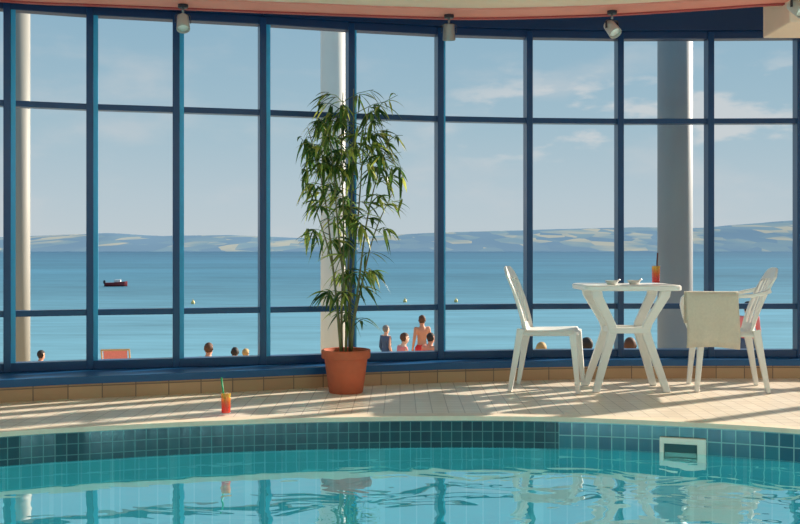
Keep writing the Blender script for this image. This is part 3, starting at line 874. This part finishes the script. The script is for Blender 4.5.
canes = [(-.03, .0, 1.84, .0, .02), (.035, .02, 1.74, .14, -.02), (.0, -.04, 1.66, -.14, -.05), (.06, -.03, 1.54, .26, .0), (-.06, .03, 1.60, -.22, .04), (.02, .05, 1.88, .04, .05), (-.04, -.05, 1.20, -.22, -.1), (.05, .04, 1.12, .28, -.1)]
for x0, y0, hh, lx, ly in canes:
    pts = []; N = 12
    for i in range(N+1):
        v = i/N
        pts.append(Vector((x0*.8+lx*v**1.8+.008*math.sin(v*9+x0*80), y0+ly*v**1.8, .27+hh*v)))
    rad = [.0095*(1-.7*i/N) for i in range(N+1)]
    bm = NB(); add_tube(bm, pts, rad, 8); obj('cane', bm, M['cane'], pl, smooth=True)
    nodes = int(hh/.10)
    for k in range(nodes):
        v = .12+.88*(k+rnd.random()*.6)/nodes
        z = .27+hh*v
        dens = interp([(.4, .34), (.8, .46), (1.2, .64), (1.5, .9), (2.2, 1)], z)
        if rnd.random() > dens: continue
        i = min(int(v*N), N-1); p = pts[i].lerp(pts[i+1], v*N-i)
        for rep in range(2 if z > 1.45 else 1):
            yaw = rnd.uniform(0, 2*PI); tl = rnd.uniform(.10, .30)*(1.1 if z > 1.1 else .75)
            tip = p+Vector((math.cos(yaw)*tl, math.sin(yaw)*tl*.7, tl*rnd.uniform(-.1, .5)))
            tip.x = max(-.31, min(.40, tip.x))
            add_tube(leaves, [p, (p+tip)/2+Vector((0, 0, .02)), tip], [.0032, .0024, .0016], 5)
            for q in range(rnd.randint(7, 12) if z > 1 else rnd.randint(4, 8)):
                f = rnd.uniform(.4, 1)
                leaf(leaves, p.lerp(tip, f)+Vector((0, 0, .01)), yaw+rnd.uniform(-1.5, 1.5), rnd.uniform(-1.1, .25), rnd.uniform(.12, .23), rnd.uniform(.017, .031))
for q in leaves.verts:
    if q.co.y > .34: q.co.y = .34
obj('foliage', leaves, M['leaf'], pl, smooth=False)

# ------------------------------------------------------------------ light
w = bpy.data.worlds.new('sky'); scene.world = w; w.use_nodes = True
n = w.node_tree.nodes; l = w.node_tree.links
bg = n['Background']; bg.inputs['Strength'].default_value = 1.0
tc = n.new('ShaderNodeTexCoord'); sp = n.new('ShaderNodeSeparateXYZ'); l.new(tc.outputs['Generated'], sp.inputs[0])
rp = n.new('ShaderNodeValToRGB')
E = rp.color_ramp.elements
E[0].position = 0.0; E[0].color = lin(192, 203, 208)
E[1].position = 1.0; E[1].color = lin(120, 156, 186)
for p, c in ((.05, (182, 199, 208)), (.12, (162, 190, 204)), (.24, (138, 176, 198))):
    e = E.new(p); e.color = lin(*c)
l.new(sp.outputs['Z'], rp.inputs[0])
def world_noise(scale, loc, detail, rough):
    mp = n.new('ShaderNodeMapping'); mp.inputs['Scale'].default_value = scale; mp.inputs['Location'].default_value = loc; l.new(tc.outputs['Generated'], mp.inputs[0])
    nz = n.new('ShaderNodeTexNoise'); nz.inputs['Scale'].default_value = 1.0; nz.inputs['Detail'].default_value = detail; nz.inputs['Roughness'].default_value = rough
    l.new(mp.outputs[0], nz.inputs['Vector']); return nz
def mrange(src, a, b, c, d):
    r = n.new('ShaderNodeMapRange'); r.interpolation_type = 'SMOOTHSTEP'
    for k, v in enumerate((a, b, c, d)): r.inputs[k+1].default_value = v
    l.new(src, r.inputs[0]); return r.outputs[0]
def mul(a, b):
    m = n.new('ShaderNodeMath'); m.operation = 'MULTIPLY'; l.new(a, m.inputs[0]); l.new(b, m.inputs[1]); return m.outputs[0]
hazec = mrange(world_noise((6, 6, 16), (.6, 0, .3), 6, .52).outputs['Fac'], .48, .74, 0, .5)
mx = n.new('ShaderNodeMix'); mx.data_type = 'RGBA'; mx.inputs[7].default_value = lin(206, 208, 210)
l.new(hazec, mx.inputs[0]); l.new(rp.outputs[0], mx.inputs[6])
puff = mrange(world_noise((11, 11, 34), (.2, .4, .1), 6, .55).outputs['Fac'], .52, .65, 0, .6)
puff = mul(puff, mrange(sp.outputs['X'], -.02, .12, 0, 1))
puff = mul(puff, mul(mrange(sp.outputs['Z'], .07, .11, 0, 1), mrange(sp.outputs['Z'], .14, .20, 1, 0)))
mx2 = n.new('ShaderNodeMix'); mx2.data_type = 'RGBA'; mx2.inputs[7].default_value = lin(220, 218, 216)
l.new(puff, mx2.inputs[0]); l.new(mx.outputs[2], mx2.inputs[6]); l.new(mx2.outputs[2], bg.inputs['Color'])

sd = Vector((.78, .50, .40)).normalized()
sun = bpy.data.lights.new('sun', 'SUN'); sun.energy = 9.2; sun.color = (1, .895, .76); sun.angle = math.radians(.9)
so = bpy.data.objects.new('sun', sun); col.objects.link(so); so.rotation_euler = sd.to_track_quat('Z', 'Y').to_euler(); so.location = (8, 14, 8)
ar = bpy.data.lights.new('room_fill_light', 'AREA'); ar.energy = 30; ar.size = 3.5; ar.color = (1, .93, .86)  # unseen fill light added to brighten the room
ao = bpy.data.objects.new('room_fill_light', ar); col.objects.link(ao); ao.location = (0, 2.2, 2.62); ao.rotation_euler = (math.radians(35), 0, 0)
# unseen fill lights added under water to brighten the pool basin
for lx in (-2.4, 0, 2.4):
    pa = bpy.data.lights.new('pool_fill_light', 'AREA'); pa.energy = 36; pa.size = .5; pa.color = (.92, 1, 1)
    pb_ = bpy.data.objects.new('pool_fill_light', pa); col.objects.link(pb_); pb_.location = (lx, 1.1, -.7); pb_.rotation_euler = (math.radians(72), 0, 0)

# ------------------------------------------------------------------ camera
cam = bpy.data.cameras.new('camera'); cam.sensor_width = 36; cam.lens = 45.0; cam.shift_y = -12/800
cam.clip_end = 20000; cam.clip_start = .05
co = bpy.data.objects.new('camera', cam); col.objects.link(co)
co.location = (0, 0, H); co.rotation_euler = (PI/2, 0, 0)
scene.camera = co
